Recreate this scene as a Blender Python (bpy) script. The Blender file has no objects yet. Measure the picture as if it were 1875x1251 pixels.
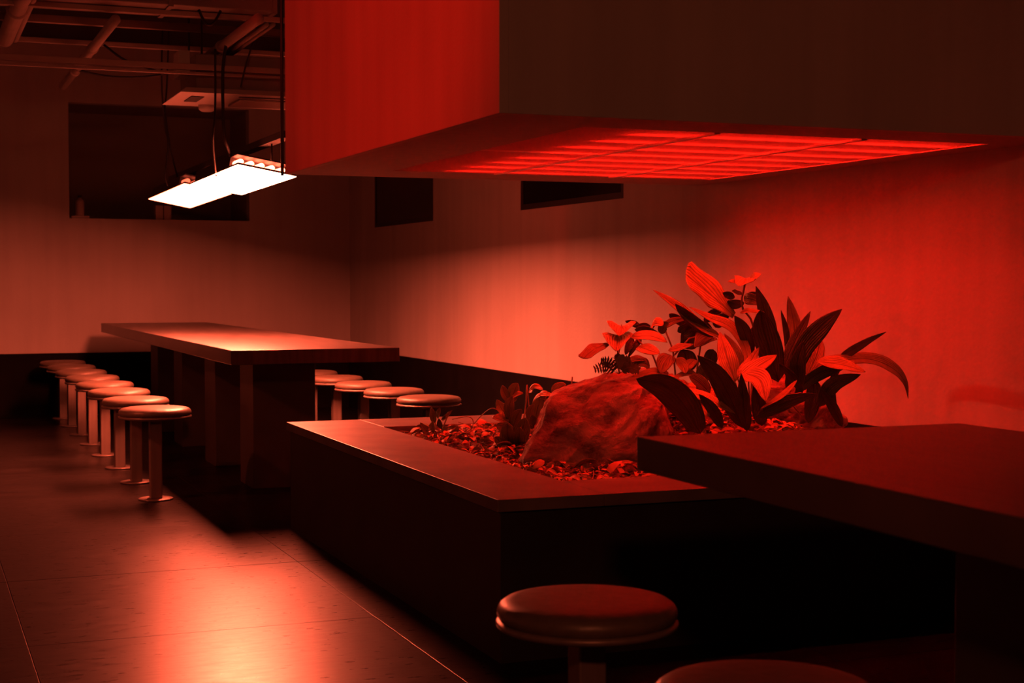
import bpy, bmesh, math, random
from mathutils import Vector, Matrix, noise
random.seed(7)
S = bpy.context.scene
C = S.collection
R = math.radians

# ------------------------------------------------------------------ camera
IW, IH = 1875.0, 1251.0
FPX, CAMH = 2760.0, 1.08
PITCH, YAW = math.radians(2.2305), math.radians(21.813)
FW = Vector((math.sin(YAW)*math.cos(PITCH), math.cos(YAW)*math.cos(PITCH), -math.sin(PITCH)))
RT = Vector((math.cos(YAW), -math.sin(YAW), 0))
UP = RT.cross(FW)
CAM = Vector((0, 0, CAMH))
cd = bpy.data.cameras.new('camera')
cam = bpy.data.objects.new('camera', cd); C.objects.link(cam)
cam.matrix_world = Matrix(((RT.x, UP.x, -FW.x, 0), (RT.y, UP.y, -FW.y, 0), (RT.z, UP.z, -FW.z, CAMH), (0, 0, 0, 1)))
cd.sensor_width = 36; cd.lens = FPX/IW*36
cd.clip_start = .05; cd.clip_end = 60
cd.dof.use_dof = True; cd.dof.focus_distance = 5.6; cd.dof.aperture_fstop = 6.3
S.camera = cam

def at(px, py, Y):
    d = FW + RT*((px-IW/2)/FPX) - UP*((py-IH/2)/FPX)
    return CAM + d*(Y/d.y)

# ------------------------------------------------------------------ world, exposure, added off-frame lights
wd = bpy.data.worlds.new('World'); S.world = wd; wd.use_nodes = True
bg = wd.node_tree.nodes['Background']
bg.inputs[0].default_value = (1, .25, .12, 1); bg.inputs[1].default_value = .0015
vs = S.view_settings
vs.view_transform = 'Standard'; vs.look = 'None'; vs.exposure = 0; vs.gamma = 1; vs.use_curve_mapping = False

WARM = (1.0, .115, .052)
RED = (1.0, .010, .004)
E_LAMP_NEAR, E_LAMP_FAR = 310.0, 28.0
E_TUBE = 165.0

def light(name, kind, loc, energy, col, aim=None, **kw):
    l = bpy.data.lights.new(name, kind); l.energy = energy; l.color = col
    for k, v in kw.items(): setattr(l, k, v)
    o = bpy.data.objects.new(name, l); C.objects.link(o); o.location = loc
    if aim is not None:
        o.rotation_euler = (Vector(aim)-Vector(loc)).to_track_quat('-Z', 'Y').to_euler()
    return o
# added red spot, unseen at the left, to redden the canopy side
light('added_red_spot', 'SPOT', (-1.1, 4.45, 2.05), 215, RED, (1.53, 5.15, 2.5), spot_size=R(80), spot_blend=.7, shadow_soft_size=.08)
# added warm lamp behind the viewer, unseen, for the dim foreground light
light('added_warm_spot', 'SPOT', (-.3, -1.2, 2.3), 150, (1, .18, .075), (1.0, 3.2, 1.1), spot_size=R(98), spot_blend=.8, shadow_soft_size=.12)

# added dim lamp left of the picture, unseen, to light the stool posts
light('added_aisle_spot', 'SPOT', (-1.7, 6.6, 2.55), 300, (1, .10, .04), (1.1, 8.3, .2), spot_size=R(46), spot_blend=.8, shadow_soft_size=.1)

# ------------------------------------------------------------------ materials
def mat(name, col, rough=.6, metal=0, var=.0, scale=8, bump=0, stretch=(1, 1, 1), spec=.5, emit=None, estr=0, detail=5, col2=None):
    m = bpy.data.materials.new(name); m.use_nodes = True
    nt = m.node_tree; b = nt.nodes['Principled BSDF']
    b.inputs['Base Color'].default_value = (*col, 1); b.inputs['Roughness'].default_value = rough
    b.inputs['Metallic'].default_value = metal; b.inputs['Specular IOR Level'].default_value = spec
    if emit:
        b.inputs['Emission Color'].default_value = (*emit, 1); b.inputs['Emission Strength'].default_value = estr
    if var or bump:
        tc = nt.nodes.new('ShaderNodeTexCoord'); mp = nt.nodes.new('ShaderNodeMapping')
        mp.inputs['Scale'].default_value = stretch
        n = nt.nodes.new('ShaderNodeTexNoise'); n.inputs['Scale'].default_value = scale; n.inputs['Detail'].default_value = detail
        nt.links.new(tc.outputs['Object'], mp.inputs[0]); nt.links.new(mp.outputs[0], n.inputs['Vector'])
        if var:
            rmp = nt.nodes.new('ShaderNodeValToRGB')
            c2 = col2 or tuple(min(1, c*(1+var)) for c in col); c1 = tuple(c*(1-var) for c in col)
            rmp.color_ramp.elements[0].position = .3; rmp.color_ramp.elements[1].position = .7
            rmp.color_ramp.elements[0].color = (*c1, 1); rmp.color_ramp.elements[1].color = (*c2, 1)
            nt.links.new(n.outputs['Fac'], rmp.inputs[0]); nt.links.new(rmp.outputs[0], b.inputs['Base Color'])
        if bump:
            bp = nt.nodes.new('ShaderNodeBump'); bp.inputs['Strength'].default_value = bump; bp.inputs['Distance'].default_value = .02
            nt.links.new(n.outputs['Fac'], bp.inputs['Height']); nt.links.new(bp.outputs[0], b.inputs['Normal'])
    return m

def plaster(name, base):
    m = mat(name, base, .85, spec=.2)
    nt = m.node_tree; b = nt.nodes['Principled BSDF']
    tc = nt.nodes.new('ShaderNodeTexCoord')
    def nz(stretch, scale, det):
        mp = nt.nodes.new('ShaderNodeMapping'); mp.inputs['Scale'].default_value = stretch
        n = nt.nodes.new('ShaderNodeTexNoise'); n.inputs['Scale'].default_value = scale; n.inputs['Detail'].default_value = det
        nt.links.new(tc.outputs['Object'], mp.inputs[0]); nt.links.new(mp.outputs[0], n.inputs['Vector']); return n
    a = nz((5, 5, .35), 1.6, 9); c = nz((1, 1, 1), 1.4, 4)
    mx = nt.nodes.new('ShaderNodeMath'); mx.operation = 'ADD'
    nt.links.new(a.outputs['Fac'], mx.inputs[0]); nt.links.new(c.outputs['Fac'], mx.inputs[1])
    mr = nt.nodes.new('ShaderNodeMapRange'); mr.inputs['From Min'].default_value = .7; mr.inputs['From Max'].default_value = 1.3
    mr.inputs['To Min'].default_value = .88; mr.inputs['To Max'].default_value = 1.07
    nt.links.new(mx.outputs[0], mr.inputs['Value'])
    mm = nt.nodes.new('ShaderNodeVectorMath'); mm.operation = 'SCALE'; mm.inputs[0].default_value = base
    nt.links.new(mr.outputs[0], mm.inputs['Scale']); nt.links.new(mm.outputs[0], b.inputs['Base Color'])
    g = nz((1, 1, 1), 60, 4)
    bp = nt.nodes.new('ShaderNodeBump'); bp.inputs['Strength'].default_value = .12; bp.inputs['Distance'].default_value = .01
    nt.links.new(g.outputs['Fac'], bp.inputs['Height']); nt.links.new(bp.outputs[0], b.inputs['Normal'])
    return m

M = {}
M['wall'] = plaster('plaster_wall', (.42, .40, .38))
M['hood'] = plaster('plaster_canopy', (.40, .38, .36))
M['ceil'] = mat('ceiling_dark', (.03, .028, .027), .9)
M['dado'] = mat('dado_black', (.0045, .004, .004), .8, var=.3, scale=5, spec=.06)
M['tile'] = mat('floor_tile', (.009, .0075, .007), .30, spec=.13, var=.4, scale=3.5, bump=.02, stretch=(.7, 2.4, 1), detail=9)
_nt = M['tile'].node_tree; _b = _nt.nodes['Principled BSDF']
_tc = _nt.nodes.new('ShaderNodeTexCoord'); _mp = _nt.nodes.new('ShaderNodeMapping'); _mp.inputs['Scale'].default_value = (2.2, 9, 1)
_n = _nt.nodes.new('ShaderNodeTexNoise'); _n.inputs['Scale'].default_value = 5; _n.inputs['Detail'].default_value = 11; _n.inputs['Roughness'].default_value = .7
_mr = _nt.nodes.new('ShaderNodeMapRange'); _mr.inputs['From Min'].default_value = .35; _mr.inputs['From Max'].default_value = .65; _mr.inputs['To Min'].default_value = .265; _mr.inputs['To Max'].default_value = .355
_nt.links.new(_tc.outputs['Object'], _mp.inputs[0]); _nt.links.new(_mp.outputs[0], _n.inputs['Vector']); _nt.links.new(_n.outputs['Fac'], _mr.inputs['Value']); _nt.links.new(_mr.outputs[0], _b.inputs['Roughness'])
M['grout'] = mat('floor_joint', (.012, .011, .010), .9)
M['wood'] = mat('dark_tabletop', (.042, .034, .030), .30, var=.5, scale=3, bump=.03, stretch=(12, 1, 1), detail=8)
M['pedestal'] = mat('dark_pedestal', (.034, .028, .025), .6, var=.2, scale=6)
M['vinyl'] = mat('seat_vinyl', (.10, .085, .065), .42, var=.12, scale=40, bump=.08)
M['steel'] = mat('brushed_metal', (.185, .16, .14), .40, metal=.35, var=.12, scale=5, stretch=(8, 8, 1))
M['steeldark'] = mat('base_metal', (.17, .145, .13), .45, metal=.5, var=.15, scale=12)
M['planter'] = mat('planter_metal', (.020, .0175, .016), .5, var=.25, scale=5, spec=.4)
M['rim'] = mat('planter_rim', (.13, .105, .095), .42, var=.3, scale=7, bump=.03)
M['soffit'] = mat('soffit_board', (.30, .28, .26), .8, var=.06, scale=20)
M['louver'] = mat('louver_white', (.36, .34, .33), .45)
M['tbar'] = mat('t_bar', (.5, .48, .45), .4)
M['tube'] = mat('red_tube', (.5, .02, .01), .4, emit=RED, estr=E_TUBE)
M['pipe'] = mat('painted_pipe', (.34, .30, .27), .6, var=.1, scale=6)
M['duct'] = mat('duct_sheet', (.24, .22, .20), .55, var=.15, scale=3)
M['plastic'] = mat('ac_plastic', (.62, .6, .57), .5)
M['black'] = mat('black_rubber', (.010, .010, .010), .6)
M['darkmetal'] = mat('dark_metal', (.04, .036, .033), .5, metal=.4)
M['glass'] = mat('dark_glass', (.006, .006, .006), .12)
M['recess'] = mat('recess_paint', (.2, .18, .16), .9)
M['soil'] = mat('soil', (.12, .08, .055), .95, var=.6, scale=30, bump=.6)
M['litter'] = mat('dry_leaf', (.44, .31, .18), .75, var=.45, scale=9)
def rockmat(name, c1, c2, sc=6.0):
    m = mat(name, c2, .85, spec=.25); nt = m.node_tree; b = nt.nodes['Principled BSDF']
    tc = nt.nodes.new('ShaderNodeTexCoord'); mp = nt.nodes.new('ShaderNodeMapping'); mp.inputs['Rotation'].default_value = (0, .9, .3); mp.inputs['Scale'].default_value = (1, 1, 1.5)
    nt.links.new(tc.outputs['Object'], mp.inputs[0])
    n1 = nt.nodes.new('ShaderNodeTexNoise'); n1.inputs['Scale'].default_value = sc; n1.inputs['Detail'].default_value = 12; n1.inputs['Roughness'].default_value = .68; n1.inputs['Distortion'].default_value = .5
    n2 = nt.nodes.new('ShaderNodeTexNoise'); n2.inputs['Scale'].default_value = 55; n2.inputs['Detail'].default_value = 8; n2.inputs['Roughness'].default_value = .7
    nt.links.new(mp.outputs[0], n1.inputs['Vector']); nt.links.new(tc.outputs['Object'], n2.inputs['Vector'])
    rp = nt.nodes.new('ShaderNodeValToRGB'); e = rp.color_ramp.elements; e[0].position = .36; e[1].position = .58
    e[0].color = (*c1, 1); e[1].color = (*c2, 1)
    nt.links.new(n1.outputs['Fac'], rp.inputs[0]); nt.links.new(rp.outputs[0], b.inputs['Base Color'])
    ad = nt.nodes.new('ShaderNodeMath'); ad.operation = 'MULTIPLY_ADD'; ad.inputs[1].default_value = .25
    nt.links.new(n2.outputs['Fac'], ad.inputs[0]); nt.links.new(n1.outputs['Fac'], ad.inputs[2])
    bp = nt.nodes.new('ShaderNodeBump'); bp.inputs['Strength'].default_value = .9; bp.inputs['Distance'].default_value = .035
    nt.links.new(ad.outputs[0], bp.inputs['Height']); nt.links.new(bp.outputs[0], b.inputs['Normal']); return m
def leafmat(name, col, rough):
    m = mat(name, col, rough); nt = m.node_tree; b = nt.nodes['Principled BSDF']
    uv = nt.nodes.new('ShaderNodeUVMap'); sp = nt.nodes.new('ShaderNodeSeparateXYZ'); nt.links.new(uv.outputs[0], sp.inputs[0])
    def mth(op, a, c=None):
        n = nt.nodes.new('ShaderNodeMath'); n.operation = op
        for k, q in ((0, a), (1, c)):
            if q is None: continue
            if isinstance(q, (int, float)): n.inputs[k].default_value = q
            else: nt.links.new(q, n.inputs[k])
        return n.outputs[0]
    au = mth('ABSOLUTE', sp.outputs[0])
    ph = mth('ADD', mth('MULTIPLY', sp.outputs[1], 7.0), mth('MULTIPLY', au, -15.0))
    vein = mth('POWER', mth('ABSOLUTE', mth('SINE', ph)), .35)
    rib = mth('MINIMUM', mth('MULTIPLY', au, 9.0), 1.0)
    hgt = mth('MULTIPLY', vein, rib)
    tc = nt.nodes.new('ShaderNodeTexCoord'); nz = nt.nodes.new('ShaderNodeTexNoise'); nz.inputs['Scale'].default_value = 26; nz.inputs['Detail'].default_value = 6
    nt.links.new(tc.outputs['Object'], nz.inputs['Vector'])
    k = mth('MULTIPLY', mth('ADD', mth('MULTIPLY', hgt, .5), .5), mth('ADD', mth('MULTIPLY', nz.outputs['Fac'], .9), .55))
    mm = nt.nodes.new('ShaderNodeVectorMath'); mm.operation = 'SCALE'; mm.inputs[0].default_value = col
    nt.links.new(k, mm.inputs['Scale']); nt.links.new(mm.outputs[0], b.inputs['Base Color'])
    bp = nt.nodes.new('ShaderNodeBump'); bp.inputs['Strength'].default_value = .8; bp.inputs['Distance'].default_value = .004
    nt.links.new(hgt, bp.inputs['Height']); nt.links.new(bp.outputs[0], b.inputs['Normal']); return m
M['rock'] = rockmat('rock', (.06, .048, .04), (.42, .36, .30), 4.5)
M['moss'] = rockmat('moss', (.06, .05, .03), (.36, .34, .16), 14)
M['leafd'] = leafmat('leaf_shaded_dark_green', (.085, .11, .045), .42)  # leaves showing their unlit underside, the shade put into a darker green
M['leafl'] = leafmat('leaf_lit_light_green', (.33, .34, .13), .5)  # leaves lit from above, the light put into the green; naturally pale leaves too
M['leafm'] = leafmat('leaf_half_lit_mid_green', (.19, .22, .09), .5)  # tone between the lit and shaded leaves; fern and ground cover too
M['stem'] = mat('stem', (.22, .18, .09), .7)
M['twig'] = mat('twig', (.30, .20, .12), .85, var=.3, scale=20)
M['ceramic'] = mat('sill_item', (.32, .28, .25), .5)

# ------------------------------------------------------------------ mesh helpers
class MB:
    def __init__(s): s.v = []; s.f = []; s.sm = []
    def add(s, vs_, fs, smooth=False):
        o = len(s.v); s.v += [tuple(v) for v in vs_]; s.f += [tuple(i+o for i in f) for f in fs]; s.sm += [smooth]*len(fs); return s
    def box(s, a, b):
        x0, y0, z0 = a; x1, y1, z1 = b
        return s.add([(x0,y0,z0),(x1,y0,z0),(x1,y1,z0),(x0,y1,z0),(x0,y0,z1),(x1,y0,z1),(x1,y1,z1),(x0,y1,z1)],
                     [(0,3,2,1),(4,5,6,7),(0,1,5,4),(1,2,6,5),(2,3,7,6),(3,0,4,7)])
    def cbox(s, a, b, c=.004):
        bm = bmesh.new(); bmesh.ops.create_cube(bm, size=1)
        for v in bm.verts:
            v.co = Vector((a[i]+(b[i]-a[i])*(v.co[i]+.5) for i in range(3)))
        bmesh.ops.bevel(bm, geom=list(bm.edges), offset=c, segments=2, affect='EDGES', profile=.5)
        bm.verts.index_update(); bm.verts.ensure_lookup_table()
        s.add([v.co[:] for v in bm.verts], [[v.index for v in f.verts] for f in bm.faces]); bm.free(); return s
    def lathe(s, prof, n=32, c=(0, 0, 0)):
        vs_ = []; fs = []
        for r, z in prof:
            for k in range(n):
                a = 2*math.pi*k/n; vs_.append((c[0]+r*math.cos(a), c[1]+r*math.sin(a), c[2]+z))
        for i in range(len(prof)-1):
            for k in range(n):
                fs.append((i*n+k, i*n+(k+1) % n, (i+1)*n+(k+1) % n, (i+1)*n+k))
        fs.append(tuple(range(n))[::-1]); fs.append(tuple(range((len(prof)-1)*n, len(prof)*n)))
        return s.add(vs_, fs, True)
    def tube(s, pts, rad, n=8, cap=True):
        pts = [Vector(p) for p in pts]; rs = rad if isinstance(rad, (list, tuple)) else [rad]*len(pts)
        vs_ = []; fs = []; prev = None
        for i, p in enumerate(pts):
            t = (pts[min(i+1, len(pts)-1)]-pts[max(i-1, 0)]).normalized()
            if prev is None:
                u = t.cross(Vector((0, 0, 1)))
                if u.length < .1: u = t.cross(Vector((1, 0, 0)))
            else: u = prev - t*prev.dot(t)
            u.normalize(); w = t.cross(u); prev = u
            for k in range(n):
                a = 2*math.pi*k/n; vs_.append(p+(u*math.cos(a)+w*math.sin(a))*rs[i])
        for i in range(len(pts)-1):
            for k in range(n):
                fs.append((i*n+k, i*n+(k+1) % n, (i+1)*n+(k+1) % n, (i+1)*n+k))
        if cap: fs.append(tuple(range(n))[::-1]); fs.append(tuple(range((len(pts)-1)*n, len(pts)*n)))
        return s.add(vs_, fs, True)
    def mesh(s, name):
        me = bpy.data.meshes.new(name); me.from_pydata(s.v, [], s.f)
        me.polygons.foreach_set('use_smooth', s.sm); me.update(); return me
    def build(s, name, m, parent=None, loc=None):
        me = s.mesh(name); me.materials.append(M[m]); o = bpy.data.objects.new(name, me); C.objects.link(o)
        if parent: o.parent = parent
        if loc is not None: o.location = loc
        return o
def tag(o, label, cat, group=None, kind=None):
    if label: o['label'] = label
    if cat: o['category'] = cat
    if group: o['group'] = group
    if kind: o['kind'] = kind
    return o
def thing(name, label, cat, loc=(0, 0, 0), rz=0, group=None):
    o = bpy.data.objects.new(name, None); C.objects.link(o); o.location = loc; o.rotation_euler = (0, 0, rz)
    o.empty_display_size = .1
    return tag(o, label, cat, group)
def struct(o): o['kind'] = 'structure'; return o
def bez(p, n=14):
    """Catmull-Rom through points"""
    p = [Vector(q) for q in p]
    if len(p) == 2: return [p[0].lerp(p[1], i/(n-1)) for i in range(n)]
    q = [p[0]*2-p[1]]+p+[p[-1]*2-p[-2]]; out = []; L = len(p)-1
    for i in range(n):
        t = i/(n-1)*L; k = min(int(t), L-1); t -= k; a, b, c, d = q[k:k+4]
        out.append(.5*((2*b)+(c-a)*t+(2*a-5*b+4*c-d)*t*t+(3*b-a-3*c+d)*t**3))
    return out

# ------------------------------------------------------------------ room shell
XW, YB, ZC = 3.58, 12.75, 3.05
XL, YF = -3.2, -3.0
floor = struct(MB().box((XL, YF, -.06), (XW, YB, -.004)).build('floor', 'grout'))
tx0, ty0, tw, th = .315-1.07*4, 4.655-1.04*8, 1.07, 1.04
g = .0012
for i in range(8):
    for j in range(16):
        x0, y0 = tx0+i*tw, ty0+j*th
        x1, y1 = min(x0+tw, XW), min(y0+th, YB)
        x0, y0 = max(x0, XL), max(y0, YF)
        if x1-x0 < .05 or y1-y0 < .05: continue
        o = MB().cbox((x0+g, y0+g, -.02), (x1-g, y1-g, random.uniform(-.0004, .0004)), .0006).build('floor_tile', 'tile', floor)
struct(MB().box((XL-.1, YF-.1, ZC), (XW+.3, YB+1, ZC+.1)).build('ceiling', 'ceil'))
# right wall with two window openings
SILL, WTOP = 1.535, 2.35
wy = [(7.33, 8.8), (10.5, 12.0)]
w = MB(); w.box((XW, YF, 0), (XW+.25, YB+.2, SILL)); w.box((XW, YF, WTOP), (XW+.25, YB+.2, ZC))
for a, b in ((YF, 7.33), (8.8, 10.5), (12.0, YB+.2)): w.box((XW, a, SILL), (XW+.25, b, WTOP))
wall_r = struct(w.build('wall_right', 'wall'))
for k, (a, b) in enumerate(wy):
    fr = MB(); t = .035
    x0, x1 = XW+.003, XW+.05
    fr.box((x0, a, SILL), (x1, b, SILL+t)); fr.box((x0, a, WTOP-t), (x1, b, WTOP)); fr.box((x0, a, SILL+t), (x1, a+t, WTOP-t)); fr.box((x0, b-t, SILL+t), (x1, b, WTOP-t))
    wn = struct(fr.build('window_%d' % (k+1), 'black'))
    MB().box((x0+.004, a+t, SILL+t), (x0+.012, b-t, WTOP-t)).build('pane', 'glass', wn)
# back wall with a deep pass-through opening
BX0, BX1, BZ0, BZ1 = 1.225, 2.70, 1.605, 2.545
w = MB()
w.box((XL, YB, 0), (XW, YB+.12, BZ0)); w.box((XL, YB, BZ1), (XW, YB+.12, ZC)); w.box((XL, YB, BZ0), (BX0, YB+.12, BZ1)); w.box((BX1, YB, BZ0), (XW, YB+.12, BZ1))
wall_b = struct(w.build('wall_back', 'wall'))
w = MB(); d = .8
w.box((BX0-.02, YB+.12, BZ0-.02), (BX1+.02, YB+d, BZ0)); w.box((BX0-.02, YB+.12, BZ1), (BX1+.02, YB+d, BZ1+.02))
w.box((BX0-.02, YB+.12, BZ0), (BX0, YB+d, BZ1)); w.box((BX1, YB+.12, BZ0), (BX1+.02, YB+d, BZ1)); w.box((BX0-.02, YB+d, BZ0-.02), (BX1+.02, YB+d+.02, BZ1+.02))
struct(w.build('trim_1', 'recess'))
struct(MB().box((XL-.1, YF, 0), (XL, YB, ZC)).build('wall_left', 'wall'))
struct(MB().box((XL, YF-.1, 0), (XW, YF, ZC)).build('wall_front', 'wall'))
struct(MB().box((XW-.02, YF, 0), (XW, YB-.02, .508)).build('baseboard_right', 'dado'))
struct(MB().box((XL, YB-.02, 0), (XW, YB, .508)).build('baseboard_back', 'dado'))

# ------------------------------------------------------------------ canopy with grow lights
HX0, HX1, HY0, HY1, HZ = 1.532, XW, 3.925, 6.48, 1.552
hood = thing('canopy', 'large plastered box canopy hanging over the planter with red louvred light', 'canopy', (0, 0, 0))
MB().cbox((HX0, HY0, HZ), (HX0+.03, HY1, ZC), .002).build('side_panel', 'hood', hood)
MB().cbox((HX0+.03, HY0, HZ), (HX1, HY0+.03, ZC), .002).build('front_panel', 'hood', hood)
MB().cbox((HX0+.03, HY1-.03, HZ), (HX1, HY1, ZC), .002).build('back_panel', 'hood', hood)
OX0, OX1, OY0, OY1 = 1.905, 3.43, 4.19, 6.12
for a, b in (((HX0+.03, HY0+.03), (OX0, HY1-.03)), ((OX1, HY0+.03), (HX1, HY1-.03)), ((OX0, HY0+.03), (OX1, OY0)), ((OX0, OY1), (OX1, HY1-.03))):
    MB().box((a[0], a[1], HZ+.001), (b[0], b[1], HZ+.016)).build('soffit_board', 'soffit', hood)
# white lined light box above the louvres
lb = MB(); zt = HZ+.26
lb.box((OX0-.02, OY0-.02, HZ+.016), (OX0, OY1+.02, zt)); lb.box((OX1, OY0-.02, HZ+.016), (OX1+.02, OY1+.02, zt))
lb.box((OX0, OY0-.02, HZ+.016), (OX1, OY0, zt)); lb.box((OX0, OY1, HZ+.016), (OX1, OY1+.02, zt)); lb.box((OX0-.02, OY0-.02, zt), (OX1+.02, OY1+.02, zt+.01))
lb.build('light_box', 'louver', hood)
cols = [OX0, 2.375, 2.925, OX1]; rows = [OY0, 5.06, OY1]
for x in cols[1:3]:
    MB().box((x-.011, OY0, HZ-.004), (x+.011, OY1, HZ+.012)).build('t_bar', 'tbar', hood)
MB().box((OX0, rows[1]-.006, HZ+.0), (OX1, rows[1]+.006, HZ+.010)).build('t_bar', 'tbar', hood)
pit, hh = .0245, .024
for i in range(3):
    for j in range(2):
        x0, x1 = cols[i]+.013, cols[i+1]-.013; y0, y1 = rows[j]+.008, rows[j+1]-.008
        m = MB(); y = y0
        while y < y1:
            m.box((x0, y, HZ+.002), (x1, y+.0016, HZ+.002+hh)); y += pit
        x = x0
        while x < x1:
            m.box((x, y0, HZ+.004), (x+.0012, y1, HZ+.002+hh)); x += .023
        o = m.build('louver_grid', 'louver', hood); o['kind'] = 'stuff'
for k in range(8):
    y = OY0+.12+k*(OY1-OY0-.24)/7
    MB().tube([(2.16, y, HZ+.085), (OX1-.03, y, HZ+.085)], .013, 8, False).build('light_tube', 'tube', hood)

# ------------------------------------------------------------------ planter
PX0, PX1, PY0, PY1, PZ = 1.53, XW-.02, 3.93, 6.485, .47
IX0, IY0, IY1 = 1.862, 4.235, 6.118
pl = thing('planter', 'low black box planter with a wide flat rim under the red canopy', 'planter', (0, 0, 0))
i_ = .014
b = MB()
b.box((PX0+i_, PY0+i_, 0), (IX0, PY1-i_, PZ-.042)); b.box((IX0, PY0+i_, 0), (PX1, IY0, PZ-.042)); b.box((IX0, IY1, 0), (PX1, PY1-i_, PZ-.042)); b.box((IX0, IY0, 0), (PX1, IY1, .15))
b.build('body', 'planter', pl)
for a, c in (((PX0, PY0), (IX0, PY1)), ((IX0, PY0), (PX1, IY0)), ((IX0, IY1), (PX1, PY1))):
    MB().cbox((a[0], a[1], PZ-.036), (c[0], c[1], PZ), .002).build('rim_board', 'rim', pl)
MB().box((PX0+.02, PY0+.02, PZ-.043), (IX0-.004, PY1-.02, PZ-.034)).build('shadow_gap', 'black', pl)

# ------------------------------------------------------------------ tables
def table(label, x0, x1, y0, y1, colys, zt=.76, th=.07):
    t = thing('long_table', label, 'table', ((x0+x1)/2, (y0+y1)/2, 0), group='long communal tables')
    cx, cy = (x0+x1)/2, (y0+y1)/2
    MB().cbox((x0-cx, y0-cy, zt-th), (x1-cx, y1-cy, zt), .003).build('tabletop', 'wood', t)
    for a in colys:
        p = MB().cbox((-.167, a-cy, 0), (.167, a+.33-cy, zt-th), .003).build('pedestal', 'pedestal', t)
    return t
table('long dark communal table lined with stools below the bright hanging lamps', 1.413, 2.248, 7.11, 12.29, [7.80, 8.85, 10.0, 11.04])
table('dark slab table in the right foreground overlapping the planter corner', 1.402, 2.225, -.6, 2.805, [1.755, .7])

# ------------------------------------------------------------------ stools
def stool(label, group):
    t = thing('round_stool', label, 'stool', group=group)
    MB().lathe([(.02, 0), (.083, 0), (.085, .003), (.085, .006), (.081, .009), (.03, .009)], 32).build('base_plate', 'steeldark', t)
    MB().cbox((-.029, -.029, .008), (.029, .029, .408), .004).build('post', 'steel', t)
    MB().lathe([(.03, .404), (.14, .404), (.172, .408), (.178, .412), (.179, .417), (.177, .421), (.16, .423), (.03, .423)], 48).build('seat_ring', 'steel', t)
    MB().lathe([(.03, .421), (.166, .421), (.173, .425), (.177, .433), (.177, .441), (.172, .451), (.162, .458), (.14, .462), (.09, .4645), (.03, .465)], 48).build('seat_pad', 'vinyl', t)
    return t
proto = None
def place(x, y, label, group, rz=0):
    global proto
    if proto is None: proto = stool(label, group); t = proto
    else:
        t = proto.copy(); C.objects.link(t); t['label'] = label; t['group'] = group
        for ch in proto.children:
            c = ch.copy(); C.objects.link(c); c.parent = t
    t.location = (x, y, 0); t.rotation_euler = (0, 0, rz)
    return t
ords = ['nearest', 'second', 'third', 'fourth', 'fifth', 'sixth', 'seventh', 'farthest']
for k in range(8):
    lab = ('round padded stool on the aisle side of the lamp-lit table, %s' % (ords[k]+(' from the front' if 0 < k < 7 else ' of its row')))
    place(1.13, 7.60+.69*k, lab, 'stools on the aisle side of the long table')
for k in range(5):
    lab = 'round padded stool between the lamp-lit table and the wall, %s' % (['nearest of its row', 'second from the front', 'third from the front', 'fourth from the front', 'half hidden by the table pedestal'][k])
    place(2.63, 7.79+.64*k, lab, 'stools on the wall side of the long table')
place(1.225, 2.665, 'large round stool in the foreground with a bright metal ring under its pad', 'stools at the foreground table')
place(1.222, 1.995, 'foreground stool cut off by the bottom edge, only its pad top showing', 'stools at the foreground table')

# ------------------------------------------------------------------ hanging lamps above the far table
def lamp(label, x0, x1, y0, y1, z, estr, tilt):
    t = thing('pendant_lamp', label, 'lamp', ((x0+x1)/2, (y0+y1)/2, z), group='glowing lamps over the long table')
    t.rotation_euler = (R(-.8), tilt, 0)
    hx, hy = (x1-x0)/2, (y1-y0)/2
    mm = mat('lamp_glow', (.8, .7, .6), .4, emit=WARM, estr=estr); M['_l'] = mm
    MB().box((-hx, -hy, 0), (hx, hy, .002)).build('diffuser', '_l', t)
    MB().box((-hx, -hy, .0022), (hx, hy, .014)).build('cover_plate', 'darkmetal', t)
    M['_e'] = mat('tube_end_glow', (.8, .7, .6), .4, emit=WARM, estr=estr*.08)
    for k in range(5):
        x = -hx*.72+k*hx*1.44/4
        MB().tube([(x, -hy+.16, .040), (x, -hy+.34, .040)], [.016, .017], 12).build('tube_end', '_e', t)
    h = MB(); h.box((-hx*.92, -hy+.30, .022), (hx*.92, hy-.05, .078)); h.box((-hx*.92, -hy+.12, .070), (hx*.92, -hy+.30, .078))
    h.build('housing', 'darkmetal', t)
    return t
LZ = 1.632
lamp('farther glowing white lamp panel, its tip over the end of the long table', 1.60, 1.90, 9.50, 10.98, LZ+.026, E_LAMP_FAR, R(11))
lamp('nearer and brighter glowing lamp panel beside the canopy corner', 1.60, 1.915, 7.86, 9.25, LZ+.026, E_LAMP_NEAR, R(10))
rail = thing('lamp_rail', 'dark metal rail hanging above the two glowing lamps', 'rail', (1.76, 9.3, 1.80))
MB().box((-.03, -1.9, 0), (.03, 1.6, .035)).build('bar', 'black', rail)
for yy in (-1.55, -.35, .35, 1.35):
    MB().tube([(0, yy, 0), (0, yy, -.09)], .005, 6).build('hook', 'darkmetal', rail)
def cord(label, pts, rad=.006, name='power_cord'):
    p = bez(pts, 18)
    return tag(MB().tube(p, rad, 6).build(name, 'black'), label, 'cord', 'cords hanging from the ceiling')
cord('black cord hanging down to the far lamp, kinked to the left', [at(298, 40, 9.9), at(296, 150, 9.9), at(302, 230, 9.95), at(308, 262, 9.95), at(303, 320, 10), at(307, 340, 10.1)])
cord('black cord hanging down to the far lamp, slanting to the right', [at(310, 40, 10.0), at(305, 165, 10.0), at(302, 205, 9.97), at(314, 280, 10), at(328, 335, 10.1)])
cord('slim black cord hanging straight down to the nearer lamp', [at(394, 90, 8.02), at(394, 200, 8.02), at(390, 260, 8.05), at(396, 322, 8.5)])
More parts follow.
